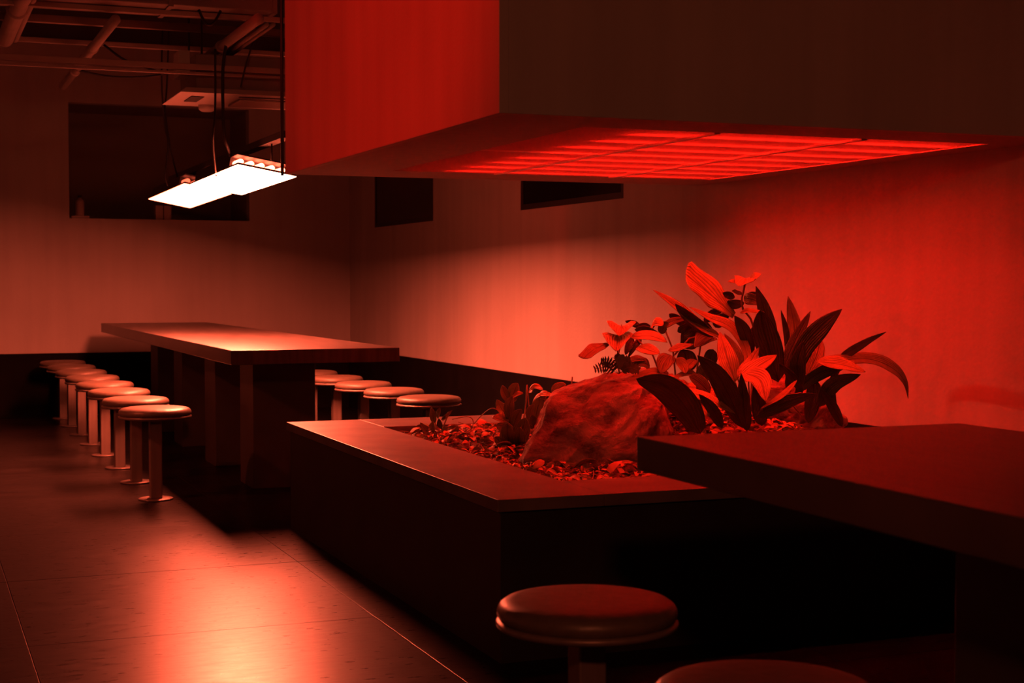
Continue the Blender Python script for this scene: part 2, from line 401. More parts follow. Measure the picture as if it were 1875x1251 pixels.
cord('thick black cord bending rightward down to the nearer lamp', [at(416, 70, 8.05), at(408, 130, 8.05), at(410, 240, 8.05), at(418, 272, 8.1), at(432, 306, 8.4)], .009)
cord('thin cord dropping between the ceiling pipes and the air conditioner', [at(472, 44, 8.0), at(464, 75, 8.0), at(450, 120, 8.05), at(441, 160, 8.1)], .005)
tag(MB().tube([(at(516, 10, 6.75).x, 6.75, ZC+.02), at(517, 322, 6.75)], .008, 6).build('hanging_rod', 'black'), 'straight black rod running down along the canopy corner', 'rod')

# ------------------------------------------------------------------ ceiling services
def rbar(label, px0, py0, px1, py1, z, hgt, dep, name='ceiling_rail', m='pipe', ext=(0, 0)):
    def oz(px, py):
        d = FW + RT*((px-IW/2)/FPX) - UP*((py-IH/2)/FPX); return CAM + d*((z-CAMH)/d.z)
    a, b = oz(px0, py0), oz(px1, py1); y = (a.y+b.y)/2
    x0, x1 = a.x-ext[0], b.x+ext[1]
    t = thing(name, label, 'rail', ((x0+x1)/2, y, z)); hl = (x1-x0)/2
    MB().cbox((-hl, 0, 0), (hl, dep, hgt), .003).build('channel', m, t)
    return t, y
def lip(t, hl, dz):
    MB().box((-hl, .0, dz), (hl, .03, dz+.012)).build('flange', 'pipe', t)
ZR = 2.45
t, yA = rbar('lowest ceiling rail, crossing just above the air conditioner', 0, 106, 515, 139, 2.215, .032, .03, ext=(.6, .8)); lip(t, 1.4, -.024)
rbar('thin ceiling rail passing behind the slanting pipe, second from the bottom', 0, 70, 515, 106, ZR+.06, .03, .03, ext=(.6, .8))
rbar('wide flat ceiling rail below the big duct', 0, 33, 515, 70, ZR+.03, .042, .035, ext=(.6, .8))
rbar('narrow ceiling rail tucked against the underside of the duct', 0, 6, 515, 42, ZR+.0, .026, .03, ext=(.6, .8))
# rectangular duct
dct = thing('air_duct', 'big rectangular sheet metal duct along the top edge', 'duct', (1.0, 7.75, ZR+.03))
MB().cbox((-1.2, 0, 0), (.78, .35, .34), .006).build('duct_body', 'duct', dct)
for x in (-.5, .25, .78):
    MB().box((x-.012, -.008, -.008), (x+.012, .358, .348)).build('flange', 'duct', dct)
def dpipe(label, x, y0, y1, z, r, name='ceiling_pipe', m='pipe', sleeves=()):
    t = thing(name, label, 'pipe', (x, (y0+y1)/2, z), group='pipes under the ceiling')
    hl = (y1-y0)/2
    MB().tube([(0, -hl, 0), (0, hl, 0)], r, 14).build('pipe_run', m, t)
    for q in sleeves:
        MB().tube([(0, q-.02, 0), (0, q+.02, 0)], r*1.25, 14).build('coupling', m, t)
    return t
def dz(px, py, z):
    d = FW + RT*((px-IW/2)/FPX) - UP*((py-IH/2)/FPX); return CAM + d*((z-CAMH)/d.z)
a, b2 = dz(213, 36, 2.40), dz(114, 158, 2.40)
dpipe('slanting pipe crossing under the ceiling rails toward the back wall', (a.x+b2.x)/2, a.y, b2.y, 2.40, .026, sleeves=(-.4, .1, .6))
p = dz(30, 20, 2.48); dpipe('fat pipe in the upper left corner', p.x, 6.5, dz(8, 72, 2.48).y, 2.48, .045, sleeves=(.3,))
p = dz(50, 20, 2.48); dpipe('slimmer pipe beside the fat pipe in the upper left corner', p.x, 6.5, dz(28, 72, 2.48).y, 2.48, .02)
p = dz(410, 82, 2.36); dpipe('thick insulated pipe running to the air conditioner', p.x, dz(480, 34, 2.36).y, dz(372, 120, 2.36).y, 2.36, .026, sleeves=(.1,))
p = dz(428, 88, 2.36); dpipe('middle pipe of the three running to the air conditioner', p.x, dz(490, 45, 2.36).y, dz(392, 120, 2.36).y, 2.36, .013)
p = dz(440, 88, 2.36); dpipe('thinnest pipe of the three running to the air conditioner', p.x, dz(500, 45, 2.36).y, dz(402, 118, 2.36).y, 2.36, .011)
for lab, pts in (('loose cable sagging behind the slanting pipe', [at(190, 82, 8.9), at(225, 108, 8.9), at(262, 122, 8.9), at(300, 135, 8.9)]),
                 ('short loop of cable hanging under the duct', [at(364, 18, 7.76), at(376, 42, 7.74), at(390, 43, 7.74), at(404, 20, 7.76)]),
                 ('cable sagging along the lowest ceiling rail', [at(140, 128, 9.6), at(200, 140, 9.6), at(260, 141, 9.6), at(310, 134, 9.6)])):
    cord(lab, pts, .007, 'loose_cable')

# air conditioner
AZ = 2.10
ac = thing('air_conditioner', 'ceiling cassette air conditioner with flat white panel under the pipes', 'air conditioner', (1.86, 8.49, AZ))
pm = MB(); pm.v = [(-.495, -.32, 0), (.56, -.32, 0), (.56, .32, 0), (-.495, .32, 0), (-.46, -.285, .03), (.52, -.285, .03), (.52, .285, .03), (-.46, .285, .03)]
pm.f = [(0, 3, 2, 1), (4, 5, 6, 7), (0, 1, 5, 4), (1, 2, 6, 5), (2, 3, 7, 6), (3, 0, 4, 7)]; pm.sm = [False]*6
pm.build('panel', 'plastic', ac)
MB().cbox((-.40, -.24, .03), (.46, .26, .22), .006).build('casing', 'duct', ac)
MB().box((-.41, -.16, -.004), (-.34, .09, .004)).build('side_vent', 'black', ac)
MB().box((-.16, -.225, -.004), (.54, -.20, .004)).build('air_slot', 'black', ac)
gr = MB().box((-.14, -.14, -.010), (.50, .19, -.002)).build('grille', 'duct', ac)
for k in range(9):
    MB().box((-.14, -.12+k*.035, -.014), (.50, -.112+k*.035, -.010)).build('slat', 'plastic', gr)
MB().lathe([(.03, -.035), (.045, -.025), (.05, 0), (.02, .001)], 16, (-.25, .26, 0)).build('sensor', 'plastic', ac)
for x in (-.36, .4):
    for y in (-.2, .2):
        MB().tube([(x, y, .2), (x, y, ZC-AZ)], .006, 6).build('hanger_rod', 'darkmetal', ac)
MB().box((-.46, -.06, .12), (-.40, .12, .26)).build('pipe_box', 'plastic', ac)

# things on the sill of the opening
bt = thing('bottle', 'small pale bottle standing on a tray in the wall opening', 'bottle', (1.315, YB+.07, BZ0+.022))
MB().lathe([(.01, 0), (.034, 0), (.036, .01), (.036, .11), (.03, .13), (.014, .14), (.014, .155), (.008, .155)], 20).build('glass_body', 'ceramic', bt)
MB().lathe([(.008, .15), (.017, .15), (.017, .17), (.008, .17)], 16).build('cap', 'darkmetal', bt)
tr = thing('tray', 'thin flat tray under the bottle in the wall opening', 'tray', (1.315, YB+.07, BZ0))
MB().cbox((-.07, -.05, 0), (.07, .05, .012), .004).build('tray_plate', 'ceramic', tr)
MB().box((-.07, -.05, .012), (.07, -.045, .022)).build('tray_lip', 'ceramic', tr)
bx = thing('carton', 'small box on the sill just under the lamp tip', 'box', (1.985, YB+.08, BZ0))
MB().cbox((-.065, -.05, 0), (.065, .05, .12), .003).build('carton_body', 'ceramic', bx)
MB().box((-.004, -.052, .0), (.004, .052, .1215)).build('tape', 'darkmetal', bx)

# fixtures made up for the three added out-of-frame lights
sp = thing('added_spotlight', 'added red spotlight out of view left of the canopy', 'lamp', (-1.1, 4.45, 2.05))
MB().tube([(-.22, -.03, 0), (-.03, -.005, 0)], .055, 18).build('can', 'black', sp)
MB().tube([(-.14, -.02, .05), (-.14, -.02, ZC-2.05)], .008, 8).build('stem', 'black', sp)
dl = thing('added_downlight', 'added dim warm lamp out of view behind the viewer', 'lamp', (-.3, -1.2, 2.33))
MB().tube([(0, 0, .16), (0, 0, ZC-2.33)], .008, 8).build('stem', 'black', dl)
MB().lathe([(.05, .02), (.07, 0), (.075, .17), (.02, .17)], 20).build('can', 'black', dl)
dl = thing('added_downlight', 'added dim warm lamp over the aisle, out of view at left', 'lamp', (-1.7, 6.6, 2.58))
MB().tube([(0, 0, .16), (0, 0, ZC-2.58)], .008, 8).build('stem', 'black', dl)
MB().lathe([(.05, .02), (.07, 0), (.075, .17), (.02, .17)], 20).build('can', 'black', dl)

# ------------------------------------------------------------------ planting bed
def soil_h(x, y):
    m = .20*math.exp(-(((x-2.85)/.42)**2+((y-5.1)/.50)**2)) + .06*math.exp(-(((x-2.2)/.4)**2+((y-5.6)/.5)**2))
    n = .022*noise.noise(Vector((x*6, y*6, 0))) + .010*noise.noise(Vector((x*17, y*17, 3)))
    return .415+m+n
nx, ny = 90, 100
sx0, sx1, sy0, sy1 = IX0+.002, PX1-.002, IY0+.002, IY1-.002
vs_ = []; fs = []
for j in range(ny+1):
    for i in range(nx+1):
        x = sx0+(sx1-sx0)*i/nx; y = sy0+(sy1-sy0)*j/ny
        e = min(1, min(x-sx0, y-sy0, sy1-y)/.12)
        vs_.append((x, y, .405+(soil_h(x, y)-.405)*e))
for j in range(ny):
    for i in range(nx):
        a = j*(nx+1)+i; fs.append((a, a+1, a+nx+2, a+nx+1))
tag(MB().add(vs_, fs, True).build('planting_soil', 'soil'), 'rough dark soil mound filling the planter bed', 'soil', kind='stuff')

# boulders
def boulder(name, label, c, r, seed, amp=.24, shear=(0, 0), sub=6, group=None, m='rock', fx=None):
    bm = bmesh.new(); bmesh.ops.create_icosphere(bm, subdivisions=sub, radius=1)
    sd = Vector((seed*3.1, seed*1.7, seed))
    for v in bm.verts:
        p = v.co.normalized()
        d = 1+amp*noise.noise(p*1.4+sd)+amp*.45*noise.noise(p*3.1+sd)
        s2 = Vector((p.x+p.z*.8, p.y, p.z-p.x*.8))
        rg = 1-abs(noise.noise(Vector((s2.x*1.6, s2.y*2.2, s2.z*4.2))+sd*2)); d += amp*.42*(rg**3-.5)*.6
        hl = noise.noise(p*2.2+sd*5); d -= amp*.9*max(0, hl-.25)
        d += amp*.16*noise.noise(p*8+sd)+amp*.10*noise.noise(p*19+sd)+amp*.05*noise.noise(p*45+sd)
        q = Vector((p.x*r[0], p.y*r[1], p.z*r[2]))*d
        q.x += shear[0]*q.z; q.y += shear[1]*q.z
        if fx: q = fx(q)
        v.co = q
    me = bpy.data.meshes.new(name); bm.to_mesh(me); bm.free()
    for p in me.polygons: p.use_smooth = True
    me.materials.append(M[m]); o = bpy.data.objects.new(name, me); C.objects.link(o); o.location = c
    return tag(o, label, 'rock', group) if label else o
rk = boulder('boulder', 'large rugged boulder glowing red at the front of the planter', at(1098, 800, 4.95), (.26, .22, .34), 4, .20, (.36, 0), fx=lambda q: Vector((q.x, q.y, max(q.z, -.20) if q.z < .16 else .16+(q.z-.16)*.42)))
boulder('boulder', 'dark rounded boulder under the long leaves at the right of the bed', at(1450, 772, 5.0), (.20, .16, .17), 9, .22, (-.1, 0))
boulder('boulder', 'mossy hump of rock behind the large boulder', at(1225, 768, 5.45), (.23, .17, .17), 2, .24, (0, 0), m='moss')

# ---- leaves
CAMV = Vector((-.48, -.87, .10)); UPV = Vector((0, 0, 1))
def prof(kind, t):
    t = min(max(t, 1e-4), 1-1e-4)
    if kind == 'lance': return min(1, 1.95*(t**.62)*((1-t)**.85)+.0)
    if kind == 'oval': return min(1, 1.95*(t**.50)*((1-t)**.72)*.98)
    if kind == 'heart': return (1-t)**.72*(1.0 if t > .12 else .6+t*3.3)
    if kind == 'cut': return min(1, .25+t*1.7) if t < .95 else 1-(t-.95)*6
    if kind == 'strap': return min(1, t*6)*min(1, (1-t)*2.3+.03)
    return 1
def leaf(parent, pts, wpx, tone='m', kind='lance', face=(.75, .66), fold=.25, name='leaf', n=16, wave=.06, stalk=None):
    """pts: (px, py, Y) from base to tip; wpx width; face: share of the normal toward the viewer / upward"""
    P = [at(*q) for q in pts]
    k_ = max(-.55, min(.9, face[1]/max(.3, face[0])*.8))
    if kind != 'strap':
        z0 = P[0].z
        P = [at(q[0], q[1], min(q[2]+k_*(v.z-z0)*.8, 5.9)) for q, v in zip(pts, P)]
    for v in P:
        if v.x > XW-.06: v.x = XW-.06
    sc = (P[len(P)//2]-CAM).dot(FW)/FPX
    wd_ = wpx*sc
    c = bez(P, n); nrm = (CAMV*face[0]+UPV*face[1]).normalized()
    vs_ = []; fs = []; K = 6; ph = random.random()*6; uvs = []
    for i, q0 in enumerate(c):
        t = i/(n-1); tg = (c[min(i+1, n-1)]-c[max(i-1, 0)]).normalized()
        vw = (CAM-q0).normalized(); sd0 = tg.cross(vw)
        if sd0.length < .05: sd0 = tg.cross(UPV)
        sd0.normalize(); nv = sd0.cross(tg).normalized()
        ang = math.atan2(nrm.dot(sd0), nrm.dot(nv)); ang = max(-.95, min(.95, ang))
        sd = sd0*math.cos(ang)-nv*math.sin(ang); nn = nv*math.cos(ang)+sd0*math.sin(ang)
        w_ = max(prof(kind, t), .015)*wd_*.5/max(.6, math.cos(ang))
        for k in range(K+1):
            u = k/K*2-1
            q = q0 + sd*(u*w_) + nn*(fold*w_*(abs(u)**1.3) - fold*w_*.4 + wave*w_*math.sin(t*9+ph+u*2)*abs(u))
            if kind == 'heart' and t < .3: q -= tg*(abs(u)**1.2*(1-abs(abs(u)-.5))*wd_*.22*(1-t/.3))
            vs_.append(q); uvs.append((u, t))
    for i in range(n-1):
        for k in range(K):
            a = i*(K+1)+k; fs.append((a, a+1, a+K+2, a+K+1))
    m = MB(); m.add([v-ROOT for v in vs_], fs, True)
    o = m.build(name, {'d': 'leafd', 'm': 'leafm', 'l': 'leafl', 'b': 'litter'}[tone], parent)
    ul = o.data.uv_layers.new(name='UVMap')
    for lp in o.data.loops: ul.data[lp.index].uv = uvs[lp.vertex_index]
    md = o.modifiers.new('thickness', 'SOLIDIFY'); md.thickness = .0012
    if stalk:
        q = bez([at(*s) for s in stalk[:-1]]+[c[0]], 8)
        MB().tube([v-ROOT for v in q], [.0035-.0012*i/7 for i in range(8)], 6).build('petiole', 'stem', o)
    return o
ROOT = Vector((0, 0, 0))
def plant(name, label, px, py, Y, group=None):
    global ROOT
    ROOT = at(px, py, Y); ROOT.z = min(ROOT.z, max(.41, soil_h(ROOT.x, ROOT.y)))
    return thing(name, label, 'plant', ROOT, group=group)
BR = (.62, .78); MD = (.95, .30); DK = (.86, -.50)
GB = 'broad-leaved plants in the bed'

# A: big clump in the middle
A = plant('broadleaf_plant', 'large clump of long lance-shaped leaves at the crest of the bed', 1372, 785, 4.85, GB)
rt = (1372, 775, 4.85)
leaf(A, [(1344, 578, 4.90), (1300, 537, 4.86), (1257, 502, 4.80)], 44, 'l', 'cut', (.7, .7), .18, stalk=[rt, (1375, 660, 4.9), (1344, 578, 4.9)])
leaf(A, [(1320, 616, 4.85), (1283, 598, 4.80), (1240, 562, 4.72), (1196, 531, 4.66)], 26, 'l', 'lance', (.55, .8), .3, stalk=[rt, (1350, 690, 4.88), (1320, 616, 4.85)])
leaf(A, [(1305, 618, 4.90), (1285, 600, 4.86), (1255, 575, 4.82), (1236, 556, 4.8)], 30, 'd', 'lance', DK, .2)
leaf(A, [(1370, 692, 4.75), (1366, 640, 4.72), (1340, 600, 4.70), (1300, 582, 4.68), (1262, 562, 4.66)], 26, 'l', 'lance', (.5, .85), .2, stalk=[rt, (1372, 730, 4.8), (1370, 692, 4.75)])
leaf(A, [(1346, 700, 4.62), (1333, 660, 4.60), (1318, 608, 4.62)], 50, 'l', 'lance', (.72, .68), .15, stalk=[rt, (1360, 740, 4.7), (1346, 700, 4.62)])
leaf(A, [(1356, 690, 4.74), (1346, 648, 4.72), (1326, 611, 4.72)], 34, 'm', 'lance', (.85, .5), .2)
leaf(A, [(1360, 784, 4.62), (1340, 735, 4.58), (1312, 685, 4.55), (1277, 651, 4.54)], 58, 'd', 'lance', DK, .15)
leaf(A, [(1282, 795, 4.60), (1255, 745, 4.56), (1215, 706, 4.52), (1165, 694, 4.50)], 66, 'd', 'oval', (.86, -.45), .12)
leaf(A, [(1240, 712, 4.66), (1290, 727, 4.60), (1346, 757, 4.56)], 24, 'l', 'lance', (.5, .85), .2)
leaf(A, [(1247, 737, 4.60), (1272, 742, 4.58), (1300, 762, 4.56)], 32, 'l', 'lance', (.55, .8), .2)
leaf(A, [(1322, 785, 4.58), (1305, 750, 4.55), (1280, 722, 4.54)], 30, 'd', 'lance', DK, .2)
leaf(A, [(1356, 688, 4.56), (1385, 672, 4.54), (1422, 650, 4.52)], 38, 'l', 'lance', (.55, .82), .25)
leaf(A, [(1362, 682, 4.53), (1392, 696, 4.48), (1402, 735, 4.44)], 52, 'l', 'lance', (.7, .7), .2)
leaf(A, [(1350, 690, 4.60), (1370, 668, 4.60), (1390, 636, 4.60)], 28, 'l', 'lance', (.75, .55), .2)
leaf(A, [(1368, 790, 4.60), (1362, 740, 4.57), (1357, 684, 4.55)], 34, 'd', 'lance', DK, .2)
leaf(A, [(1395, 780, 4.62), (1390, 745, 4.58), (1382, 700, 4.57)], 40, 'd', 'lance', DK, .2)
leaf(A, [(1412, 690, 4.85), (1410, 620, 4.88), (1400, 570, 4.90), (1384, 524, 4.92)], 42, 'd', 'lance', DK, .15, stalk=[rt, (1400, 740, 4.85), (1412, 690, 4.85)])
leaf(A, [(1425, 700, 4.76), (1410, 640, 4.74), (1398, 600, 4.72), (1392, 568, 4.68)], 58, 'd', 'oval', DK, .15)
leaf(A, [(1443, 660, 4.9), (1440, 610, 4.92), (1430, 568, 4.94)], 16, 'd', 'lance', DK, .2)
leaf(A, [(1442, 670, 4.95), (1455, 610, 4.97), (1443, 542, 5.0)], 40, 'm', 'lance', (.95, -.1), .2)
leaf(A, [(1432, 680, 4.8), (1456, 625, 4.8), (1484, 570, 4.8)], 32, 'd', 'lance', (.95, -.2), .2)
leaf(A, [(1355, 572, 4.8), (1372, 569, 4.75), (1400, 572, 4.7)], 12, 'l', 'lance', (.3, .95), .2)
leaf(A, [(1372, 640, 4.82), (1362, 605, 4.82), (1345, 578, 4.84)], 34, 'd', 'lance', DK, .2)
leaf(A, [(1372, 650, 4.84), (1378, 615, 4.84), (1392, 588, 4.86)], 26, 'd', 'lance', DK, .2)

# B: clump on the right
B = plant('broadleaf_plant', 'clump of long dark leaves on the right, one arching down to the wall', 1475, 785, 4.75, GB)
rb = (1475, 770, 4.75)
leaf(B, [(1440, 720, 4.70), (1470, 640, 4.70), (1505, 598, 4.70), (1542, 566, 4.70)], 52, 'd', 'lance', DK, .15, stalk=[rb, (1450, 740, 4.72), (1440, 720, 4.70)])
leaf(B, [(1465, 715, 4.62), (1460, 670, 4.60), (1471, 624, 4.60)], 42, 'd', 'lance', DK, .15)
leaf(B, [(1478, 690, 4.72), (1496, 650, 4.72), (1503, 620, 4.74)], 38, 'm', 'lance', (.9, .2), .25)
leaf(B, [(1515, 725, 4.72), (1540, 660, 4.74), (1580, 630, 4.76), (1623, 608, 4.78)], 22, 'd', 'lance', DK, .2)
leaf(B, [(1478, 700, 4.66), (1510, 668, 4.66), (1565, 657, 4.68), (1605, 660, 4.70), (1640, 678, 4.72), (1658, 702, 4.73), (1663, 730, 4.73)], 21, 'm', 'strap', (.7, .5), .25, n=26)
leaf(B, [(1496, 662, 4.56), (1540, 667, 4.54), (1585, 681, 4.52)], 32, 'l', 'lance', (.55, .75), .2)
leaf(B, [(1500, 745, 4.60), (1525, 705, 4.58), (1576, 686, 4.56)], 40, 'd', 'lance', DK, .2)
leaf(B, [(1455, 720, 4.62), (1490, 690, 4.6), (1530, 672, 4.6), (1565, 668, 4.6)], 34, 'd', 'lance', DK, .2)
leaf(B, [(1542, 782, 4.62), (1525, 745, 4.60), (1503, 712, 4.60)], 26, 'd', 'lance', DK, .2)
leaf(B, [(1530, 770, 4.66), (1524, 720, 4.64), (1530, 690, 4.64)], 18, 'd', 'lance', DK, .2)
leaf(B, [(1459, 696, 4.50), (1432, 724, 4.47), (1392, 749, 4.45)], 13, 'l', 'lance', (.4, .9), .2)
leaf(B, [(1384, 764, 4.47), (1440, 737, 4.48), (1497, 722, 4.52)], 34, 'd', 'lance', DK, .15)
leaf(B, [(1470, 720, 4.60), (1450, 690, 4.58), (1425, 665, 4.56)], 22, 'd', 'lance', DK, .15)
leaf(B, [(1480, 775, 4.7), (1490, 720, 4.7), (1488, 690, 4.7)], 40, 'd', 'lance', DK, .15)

# C: tall thin plant with heart leaves on top
Cc = plant('heartleaf_plant', 'tall thin-stemmed plant with a pale heart-shaped leaf at the very top', 1378, 770, 4.95, 'heart-leaved plants in the bed')
MB().tube([v-ROOT for v in bez([at(1378, 770, 4.95), at(1380, 640, 4.92), at(1377, 590, 4.9), at(1358, 560, 4.88), at(1364, 520, 4.86)], 14)], .004, 6).build('stem', 'stem', Cc)
leaf(Cc, [(1366, 508, 4.88), (1362, 516, 4.80), (1353, 524, 4.72)], 44, 'l', 'heart', (.45, .9), .35)
leaf(Cc, [(1372, 513, 4.86), (1382, 507, 4.82), (1393, 501, 4.80)], 16, 'l', 'oval', (.5, .85), .3)
leaf(Cc, [(1358, 518, 4.86), (1345, 516, 4.82), (1333, 516, 4.80)], 9, 'l', 'oval', (.5, .85), .3)
leaf(Cc, [(1360, 537, 4.86), (1350, 536, 4.82), (1340, 533, 4.80)], 10, 'l', 'oval', (.5, .85), .3)
leaf(Cc, [(1362, 548, 4.9), (1375, 548, 4.86), (1394, 556, 4.84)], 26, 'm', 'oval', (.95, -.1), .3)
leaf(Cc, [(1360, 560, 4.92), (1345, 556, 4.9), (1332, 552, 4.9)], 22, 'd', 'oval', DK, .3)
leaf(Cc, [(1342, 548, 4.92), (1334, 540, 4.9), (1324, 536, 4.9)], 17, 'd', 'oval', DK, .3)
leaf(Cc, [(1366, 546, 4.9), (1375, 538, 4.88), (1388, 537, 4.86)], 9, 'd', 'oval', DK, .3)

# D: heart-leaved plant on the boulder's top
D = plant('heartleaf_plant', 'pale heart-leaved plant rising from the top of the large boulder', 1134, 684, 4.9, 'heart-leaved plants in the bed')
ROOT = at(1134, 684, 4.9); D.location = ROOT
st = [(1134, 684, 4.9), (1131, 660, 4.9), (1127, 640, 4.88)]
leaf(D, [(1138, 594, 4.94), (1137, 604, 4.88), (1134, 615, 4.82)], 60, 'l', 'heart', (.6, .8), .45, stalk=[(1130, 655, 4.92), (1138, 625, 4.95), (1138, 594, 4.94)])
leaf(D, [(1131, 612, 4.90), (1130, 626, 4.82), (1128, 643, 4.76)], 64, 'l', 'heart', (.7, .7), .2, stalk=st)
leaf(D, [(1114, 629, 4.88), (1090, 638, 4.82), (1068, 656, 4.78)], 20, 'm', 'cut', (.6, .75), .2)
leaf(D, [(1155, 617, 4.90), (1190, 615, 4.86), (1222, 627, 4.82)], 26, 'l', 'lance', (.5, .8), .2)
leaf(D, [(1170, 634, 4.86), (1185, 640, 4.82), (1208, 648, 4.78)], 26, 'l', 'oval', (.65, .72), .2)
leaf(D, [(1162, 604, 4.95), (1185, 604, 4.94), (1220, 622, 4.92)], 18, 'd', 'lance', DK, .2)

E_ = plant('heartleaf_plant', 'tangle of small mixed leaves between the boulder and the tall clump', 1240, 720, 4.95, 'heart-leaved plants in the bed')
for s in ([(1240, 720, 4.95), (1232, 640, 4.95), (1216, 600, 4.95)], [(1276, 730, 4.9), (1277, 670, 4.9), (1283, 630, 4.9)], [(1215, 700, 4.95), (1195, 650, 4.95), (1160, 615, 4.97)], [(1235, 650, 4.93), (1262, 620, 4.93), (1300, 610, 4.93)]):
    MB().tube([at(*q)-ROOT for q in s], .0035, 6).build('stem', 'stem', E_)
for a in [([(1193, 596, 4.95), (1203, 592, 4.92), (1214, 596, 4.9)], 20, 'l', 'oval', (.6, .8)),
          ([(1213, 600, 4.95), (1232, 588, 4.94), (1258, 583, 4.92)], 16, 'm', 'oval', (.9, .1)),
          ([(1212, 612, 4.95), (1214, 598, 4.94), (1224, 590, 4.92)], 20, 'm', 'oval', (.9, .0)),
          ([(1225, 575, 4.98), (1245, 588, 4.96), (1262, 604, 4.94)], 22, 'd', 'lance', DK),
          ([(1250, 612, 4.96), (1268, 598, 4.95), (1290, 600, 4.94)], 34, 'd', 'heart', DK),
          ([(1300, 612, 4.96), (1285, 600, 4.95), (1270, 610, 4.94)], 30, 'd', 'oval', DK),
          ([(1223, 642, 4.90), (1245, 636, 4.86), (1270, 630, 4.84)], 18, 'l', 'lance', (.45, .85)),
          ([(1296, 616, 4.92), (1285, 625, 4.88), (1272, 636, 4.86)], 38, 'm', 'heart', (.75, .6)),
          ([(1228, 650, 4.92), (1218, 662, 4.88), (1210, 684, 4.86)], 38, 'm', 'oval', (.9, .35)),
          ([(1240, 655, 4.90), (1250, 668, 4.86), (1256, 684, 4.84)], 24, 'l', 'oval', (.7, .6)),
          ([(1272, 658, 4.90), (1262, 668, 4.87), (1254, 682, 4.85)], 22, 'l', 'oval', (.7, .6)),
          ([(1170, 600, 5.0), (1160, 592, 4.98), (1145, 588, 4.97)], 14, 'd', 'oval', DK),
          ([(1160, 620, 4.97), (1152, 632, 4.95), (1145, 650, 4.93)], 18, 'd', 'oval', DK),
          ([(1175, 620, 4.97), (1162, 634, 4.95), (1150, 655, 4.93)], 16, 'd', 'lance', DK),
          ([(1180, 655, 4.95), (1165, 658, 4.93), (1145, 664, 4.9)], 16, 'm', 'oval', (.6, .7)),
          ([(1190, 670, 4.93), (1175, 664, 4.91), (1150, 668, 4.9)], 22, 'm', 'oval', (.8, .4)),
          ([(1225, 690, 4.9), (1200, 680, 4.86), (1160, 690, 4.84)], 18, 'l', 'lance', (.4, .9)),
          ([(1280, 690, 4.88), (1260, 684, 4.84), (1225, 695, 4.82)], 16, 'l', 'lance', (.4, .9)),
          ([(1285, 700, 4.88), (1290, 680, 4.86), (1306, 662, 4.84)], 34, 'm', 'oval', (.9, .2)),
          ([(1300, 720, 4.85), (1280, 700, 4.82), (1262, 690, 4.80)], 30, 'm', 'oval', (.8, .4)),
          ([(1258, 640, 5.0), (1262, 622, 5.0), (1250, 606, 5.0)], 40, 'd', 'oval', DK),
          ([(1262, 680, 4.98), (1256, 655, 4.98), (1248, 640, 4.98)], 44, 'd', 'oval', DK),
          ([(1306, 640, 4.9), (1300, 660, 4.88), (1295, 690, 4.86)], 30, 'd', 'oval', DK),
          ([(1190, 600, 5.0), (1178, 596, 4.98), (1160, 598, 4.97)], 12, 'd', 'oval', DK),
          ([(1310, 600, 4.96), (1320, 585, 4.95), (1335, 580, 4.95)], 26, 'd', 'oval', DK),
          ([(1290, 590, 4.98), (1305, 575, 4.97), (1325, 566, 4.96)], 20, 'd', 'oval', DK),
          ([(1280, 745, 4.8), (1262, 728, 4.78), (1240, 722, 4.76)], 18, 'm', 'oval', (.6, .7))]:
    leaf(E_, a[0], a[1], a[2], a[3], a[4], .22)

# fern on the boulder
fern = plant('fern', 'small dark fern sprouting on top of the large boulder', 1134, 684, 4.86)
ROOT = at(1134, 686, 4.86); fern.location = ROOT
for tip in [(1090, 676, 4.78), (1102, 662, 4.82), (1136, 652, 4.86), (1152, 660, 4.84), (1168, 678, 4.8)]:
    a, b3 = at(1133, 685, 4.86), at(*tip); mid = (a+b3)/2+Vector((0, 0, .015)); c = bez([a, mid, b3], 10)
    m = MB(); m.tube([v-ROOT for v in c], .0012, 4)
    for i in range(2, 10):
        tg = (c[i]-c[i-1]).normalized(); L = .020*math.sin(math.pi*(i/10.5))**.7+.004
        for s in (-1, 1):
            sd = tg.cross(CAMV).normalized()*s; q = c[i]-ROOT
            m.add([q-tg*.004, q+sd*L*.5-tg*.004, q+sd*L+tg*.006, q+sd*L*.5+tg*.008, q+tg*.005], [(0, 1, 2, 3, 4)])
    m.build('frond', 'leafm', fern)

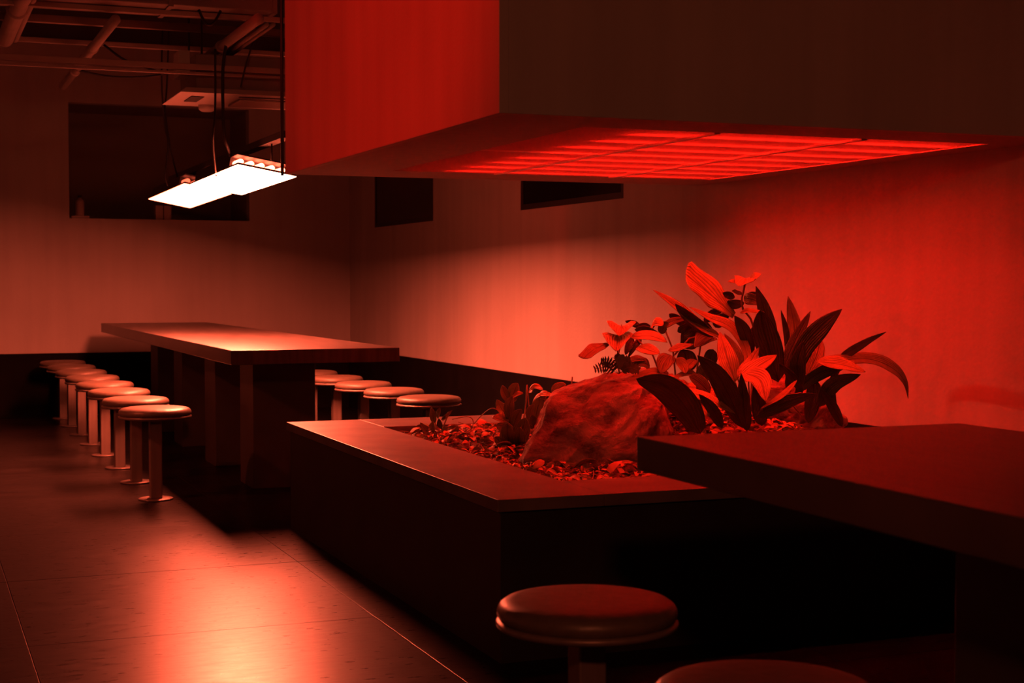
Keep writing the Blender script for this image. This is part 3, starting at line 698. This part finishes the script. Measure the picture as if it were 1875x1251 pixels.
# small leafy plants at the left of the bed
def shrublet(label, root, specs, stems):
    t = plant('leafy_seedling', label, *root, group='young leafy plants in the bed')
    for s in stems: MB().tube([v-ROOT for v in bez([at(*q) for q in s], 8)], .0028, 6).build('stem', 'stem', t)
    for a in specs: leaf(t, a[0], a[1], a[2], a[3], a[4], .25)
    return t
Y1 = 5.35
shrublet('bushy young plant with upright ovate leaves left of the boulder', (938, 826, Y1), [
    ([(938, 740, Y1), (925, 722, Y1-.03), (920, 706, Y1-.05)], 20, 'm', 'oval', (.75, .6)),
    ([(935, 735, Y1), (942, 715, Y1-.05), (948, 702, Y1-.08)], 26, 'l', 'oval', (.75, .6)),
    ([(936, 728, Y1-.03), (948, 722, Y1-.08), (958, 720, Y1-.1)], 10, 'l', 'oval', (.5, .85)),
    ([(930, 760, Y1), (918, 748, Y1-.04), (910, 732, Y1-.06)], 22, 'l', 'oval', (.75, .6)),
    ([(934, 770, Y1-.05), (932, 745, Y1-.1), (938, 726, Y1-.12)], 24, 'm', 'oval', (.85, .4)),
    ([(935, 775, Y1-.05), (918, 768, Y1-.09), (902, 766, Y1-.12)], 18, 'm', 'oval', (.8, .5)),
    ([(938, 785, Y1-.05), (945, 765, Y1-.1), (955, 750, Y1-.14)], 26, 'm', 'oval', (.95, .1)),
    ([(940, 800, Y1-.05), (925, 785, Y1-.12), (908, 778, Y1-.15)], 30, 'm', 'oval', (.95, .1)),
    ([(942, 815, Y1-.05), (955, 790, Y1-.13), (962, 765, Y1-.16)], 40, 'm', 'oval', (1, -.1)),
    ([(936, 828, Y1-.05), (930, 800, Y1-.15), (928, 775, Y1-.18)], 36, 'm', 'oval', (1, -.1)),
    ([(944, 828, Y1-.05), (950, 805, Y1-.17), (952, 782, Y1-.2)], 32, 'm', 'oval', (1, 0)),
    ([(935, 826, Y1-.1), (918, 812, Y1-.16), (906, 800, Y1-.18)], 24, 'm', 'oval', (.9, .2)),
    ([(950, 826, Y1-.1), (965, 816, Y1-.16), (975, 805, Y1-.18)], 20, 'm', 'oval', (.8, .4)),
], [[(938, 830, Y1), (936, 770, Y1), (938, 720, Y1)], [(940, 830, Y1), (960, 760, Y1), (965, 706, Y1)]])
Y2 = 5.5
shrublet('loose young plant with drooping leaves against the left side of the boulder', (975, 800, Y2), [
    ([(968, 718, Y2), (980, 709, Y2-.05), (994, 714, Y2-.1)], 12, 'l', 'oval', (.5, .85)),
    ([(975, 740, Y2), (988, 728, Y2-.06), (1000, 732, Y2-.1)], 14, 'l', 'oval', (.55, .8)),
    ([(985, 725, Y2), (995, 722, Y2-.06), (1018, 726, Y2-.12)], 12, 'l', 'oval', (.5, .85)),
    ([(980, 765, Y2), (985, 745, Y2-.06), (990, 726, Y2-.08)], 28, 'm', 'oval', (.9, .35)),
    ([(995, 755, Y2), (1000, 740, Y2-.06), (1012, 728, Y2-.1)], 24, 'm', 'oval', (.85, .4)),
    ([(972, 775, Y2), (970, 755, Y2-.07), (978, 740, Y2-.1)], 18, 'm', 'oval', (.9, .3)),
    ([(1010, 722, Y2-.1), (1022, 712, Y2-.14), (1036, 704, Y2-.18)], 24, 'l', 'oval', (.9, .45)),
    ([(985, 790, Y2), (978, 775, Y2-.06), (975, 760, Y2-.08)], 24, 'd', 'oval', (.95, -.1)),
], [[(975, 805, Y2), (970, 760, Y2), (965, 705, Y2)], [(978, 805, Y2), (985, 770, Y2), (1000, 725, Y2)], [(1046, 706, Y2-.1), (1047, 700, Y2-.1), (1048, 690, Y2-.1)]])
Y3 = 5.75
sp_ = []
for k, (x, y, dx, dy, w_, tn) in enumerate([(795, 775, -4, -22, 14, 'm'), (800, 765, 4, -14, 10, 'm'), (808, 770, 14, -12, 8, 'm'), (815, 762, 10, -8, 5, 'm'), (785, 795, -12, -16, 13, 'm'), (790, 790, 2, -14, 14, 'l'), (806, 795, 12, -10, 14, 'l'), (818, 790, 14, -8, 13, 'm'), (800, 805, -10, -6, 14, 'l'), (812, 806, 10, -4, 12, 'm'), (778, 800, -16, 2, 10, 'l'), (824, 800, 12, -16, 12, 'm'), (795, 812, -4, -4, 12, 'd'), (806, 785, -2, -14, 12, 'd')]):
    sp_.append(([(x, y, Y3), (x+dx*.6, y+dy*.6, Y3-.03), (x+dx*1.3, y+dy*1.3, Y3-.05)], w_, tn, 'oval', (.75, .55)))
shrublet('low sprawling seedling with small leaves at the left end of the bed', (800, 808, Y3), sp_, [[(800, 810, Y3), (798, 780, Y3), (793, 760, Y3)], [(802, 810, Y3), (812, 780, Y3), (822, 758, Y3)]])
# thin runner arching between the seedlings
tag(MB().tube(bez([at(836, 800, 5.6), at(862, 786, 5.55), at(866, 770, 5.5), at(855, 763, 5.5), at(828, 768, 5.55)], 20), .0018, 5).build('runner', 'stem'), 'thin curling runner looping above the bed by the low seedling', 'stem')
tag(MB().tube(bez([at(868, 776, 5.5), at(885, 758, 5.45), at(902, 748, 5.4), at(918, 755, 5.35)], 16), .0020, 5).build('runner', 'stem'), 'thin arching runner touching the bushy young plant', 'stem')

# ---- fallen leaves and twigs
def flat_leaf_verts(c, L, w_, rz, tilt, roll):
    n = 6; vs_ = []; fs = []
    rot = Matrix.Rotation(rz, 3, 'Z') @ Matrix.Rotation(tilt, 3, 'Y') @ Matrix.Rotation(roll, 3, 'X')
    for i in range(n):
        t = i/(n-1); w = max(.04, math.sin(math.pi*min(.98, max(.03, t)))**.7)*w_*.5
        z = L*.18*math.sin(t*2.6)
        for u in (-1, 0, 1):
            vs_.append(Vector(c)+rot @ Vector(((t-.5)*L, u*w, z+abs(u)*w*.45)))
    for i in range(n-1):
        for k in range(2):
            a = i*3+k; fs.append((a, a+1, a+4, a+3))
    return vs_, fs
def bedpt():
    while True:
        x = random.uniform(IX0+.03, 3.45); y = random.uniform(IY0+.03, IY1-.04)
        if x > 2.9 and y < 4.5: continue
        return x, y
mb = {k: MB() for k in ('litter', 'leafm', 'twig')}
for k in range(4200):
    x, y = bedpt(); z = soil_h(x, y)+random.uniform(.0, .018)
    L = random.uniform(.02, .058)
    v, f = flat_leaf_verts((x, y, z), L, L*random.uniform(.25, .5), random.uniform(0, 6.28), random.gauss(0, .45), random.gauss(0, .5))
    mb['litter' if random.random() < .75 else 'leafm'].add(v, f, True)
for k in range(900):
    x, y = bedpt(); z = soil_h(x, y)+random.uniform(.004, .02); a = random.uniform(0, 6.28); L = random.uniform(.03, .11)
    d = Vector((math.cos(a), math.sin(a), random.gauss(0, .25)))*L
    p = Vector((x, y, z)); mb['twig'].tube([p-d/2, p+Vector((random.gauss(0, .008), random.gauss(0, .008), .008)), p+d/2], random.uniform(.0008, .002), 4, False)
tag(mb['litter'].build('leaf_litter', 'litter'), 'carpet of small dry leaves covering the soil', 'leaf litter', kind='stuff')
tag(mb['leafm'].build('ground_cover', 'leafm'), 'scattered low green leaflets among the leaf litter', 'ground cover', kind='stuff')
tag(mb['twig'].build('twig_litter', 'twig'), 'thin dry twigs and straw strewn over the soil', 'twigs', kind='stuff')
spots = [(1070, 862, 46, 20), (1095, 850, 50, 24), (1125, 868, 40, 16), (1040, 874, 28, 12), (1145, 852, 30, 14), (985, 862, 26, 12), (972, 858, 20, 12), (920, 838, 34, 10), (890, 828, 26, 9), (950, 842, 20, 10), (1140, 830, 26, 12), (1125, 820, 24, 12), (1150, 810, 24, 11),
         (880, 795, 30, 14), (900, 790, 26, 12), (865, 800, 22, 10), (850, 812, 22, 9), (920, 820, 18, 10), (770, 796, 26, 8), (760, 802, 22, 6), (925, 825, 12, 12), (912, 820, 10, 12), (985, 855, 16, 16), (1190, 770, 30, 10), (1210, 760, 30, 10), (1230, 765, 24, 10), (1200, 750, 24, 9), (1180, 740, 26, 8), (1220, 745, 22, 9)]
for k, (px, py, L, w_) in enumerate(spots):
    d = FW + RT*((px-IW/2)/FPX) - UP*((py-IH/2)/FPX); p = CAM + d*((.432-CAMH)/d.z)
    if py < 780 and px > 1150: p = at(px, py, 4.85)
    p.y = min(max(p.y, IY0+.06), IY1-.05); p.x = min(max(p.x, IX0+.05), 3.5)
    sc = (p-CAM).dot(FW)/FPX
    v, f = flat_leaf_verts((0, 0, 0), L*sc*1.15, L*sc*random.uniform(.4, .6), random.uniform(-1.4, .8), random.gauss(0, .35), random.uniform(-.5, .9))
    z = max(soil_h(p.x, p.y)+.02, p.z if (py < 780 and px > 1150) else 0)
    o = MB().add(v, f, True).build('fallen_leaf', 'litter' if k % 3 else 'leafl', None, (p.x, p.y, z))
    md = o.modifiers.new('thickness', 'SOLIDIFY'); md.thickness = .001
    tag(o, 'larger fallen leaf lying on the litter in the planter bed', 'leaf', 'larger fallen leaves in the bed')
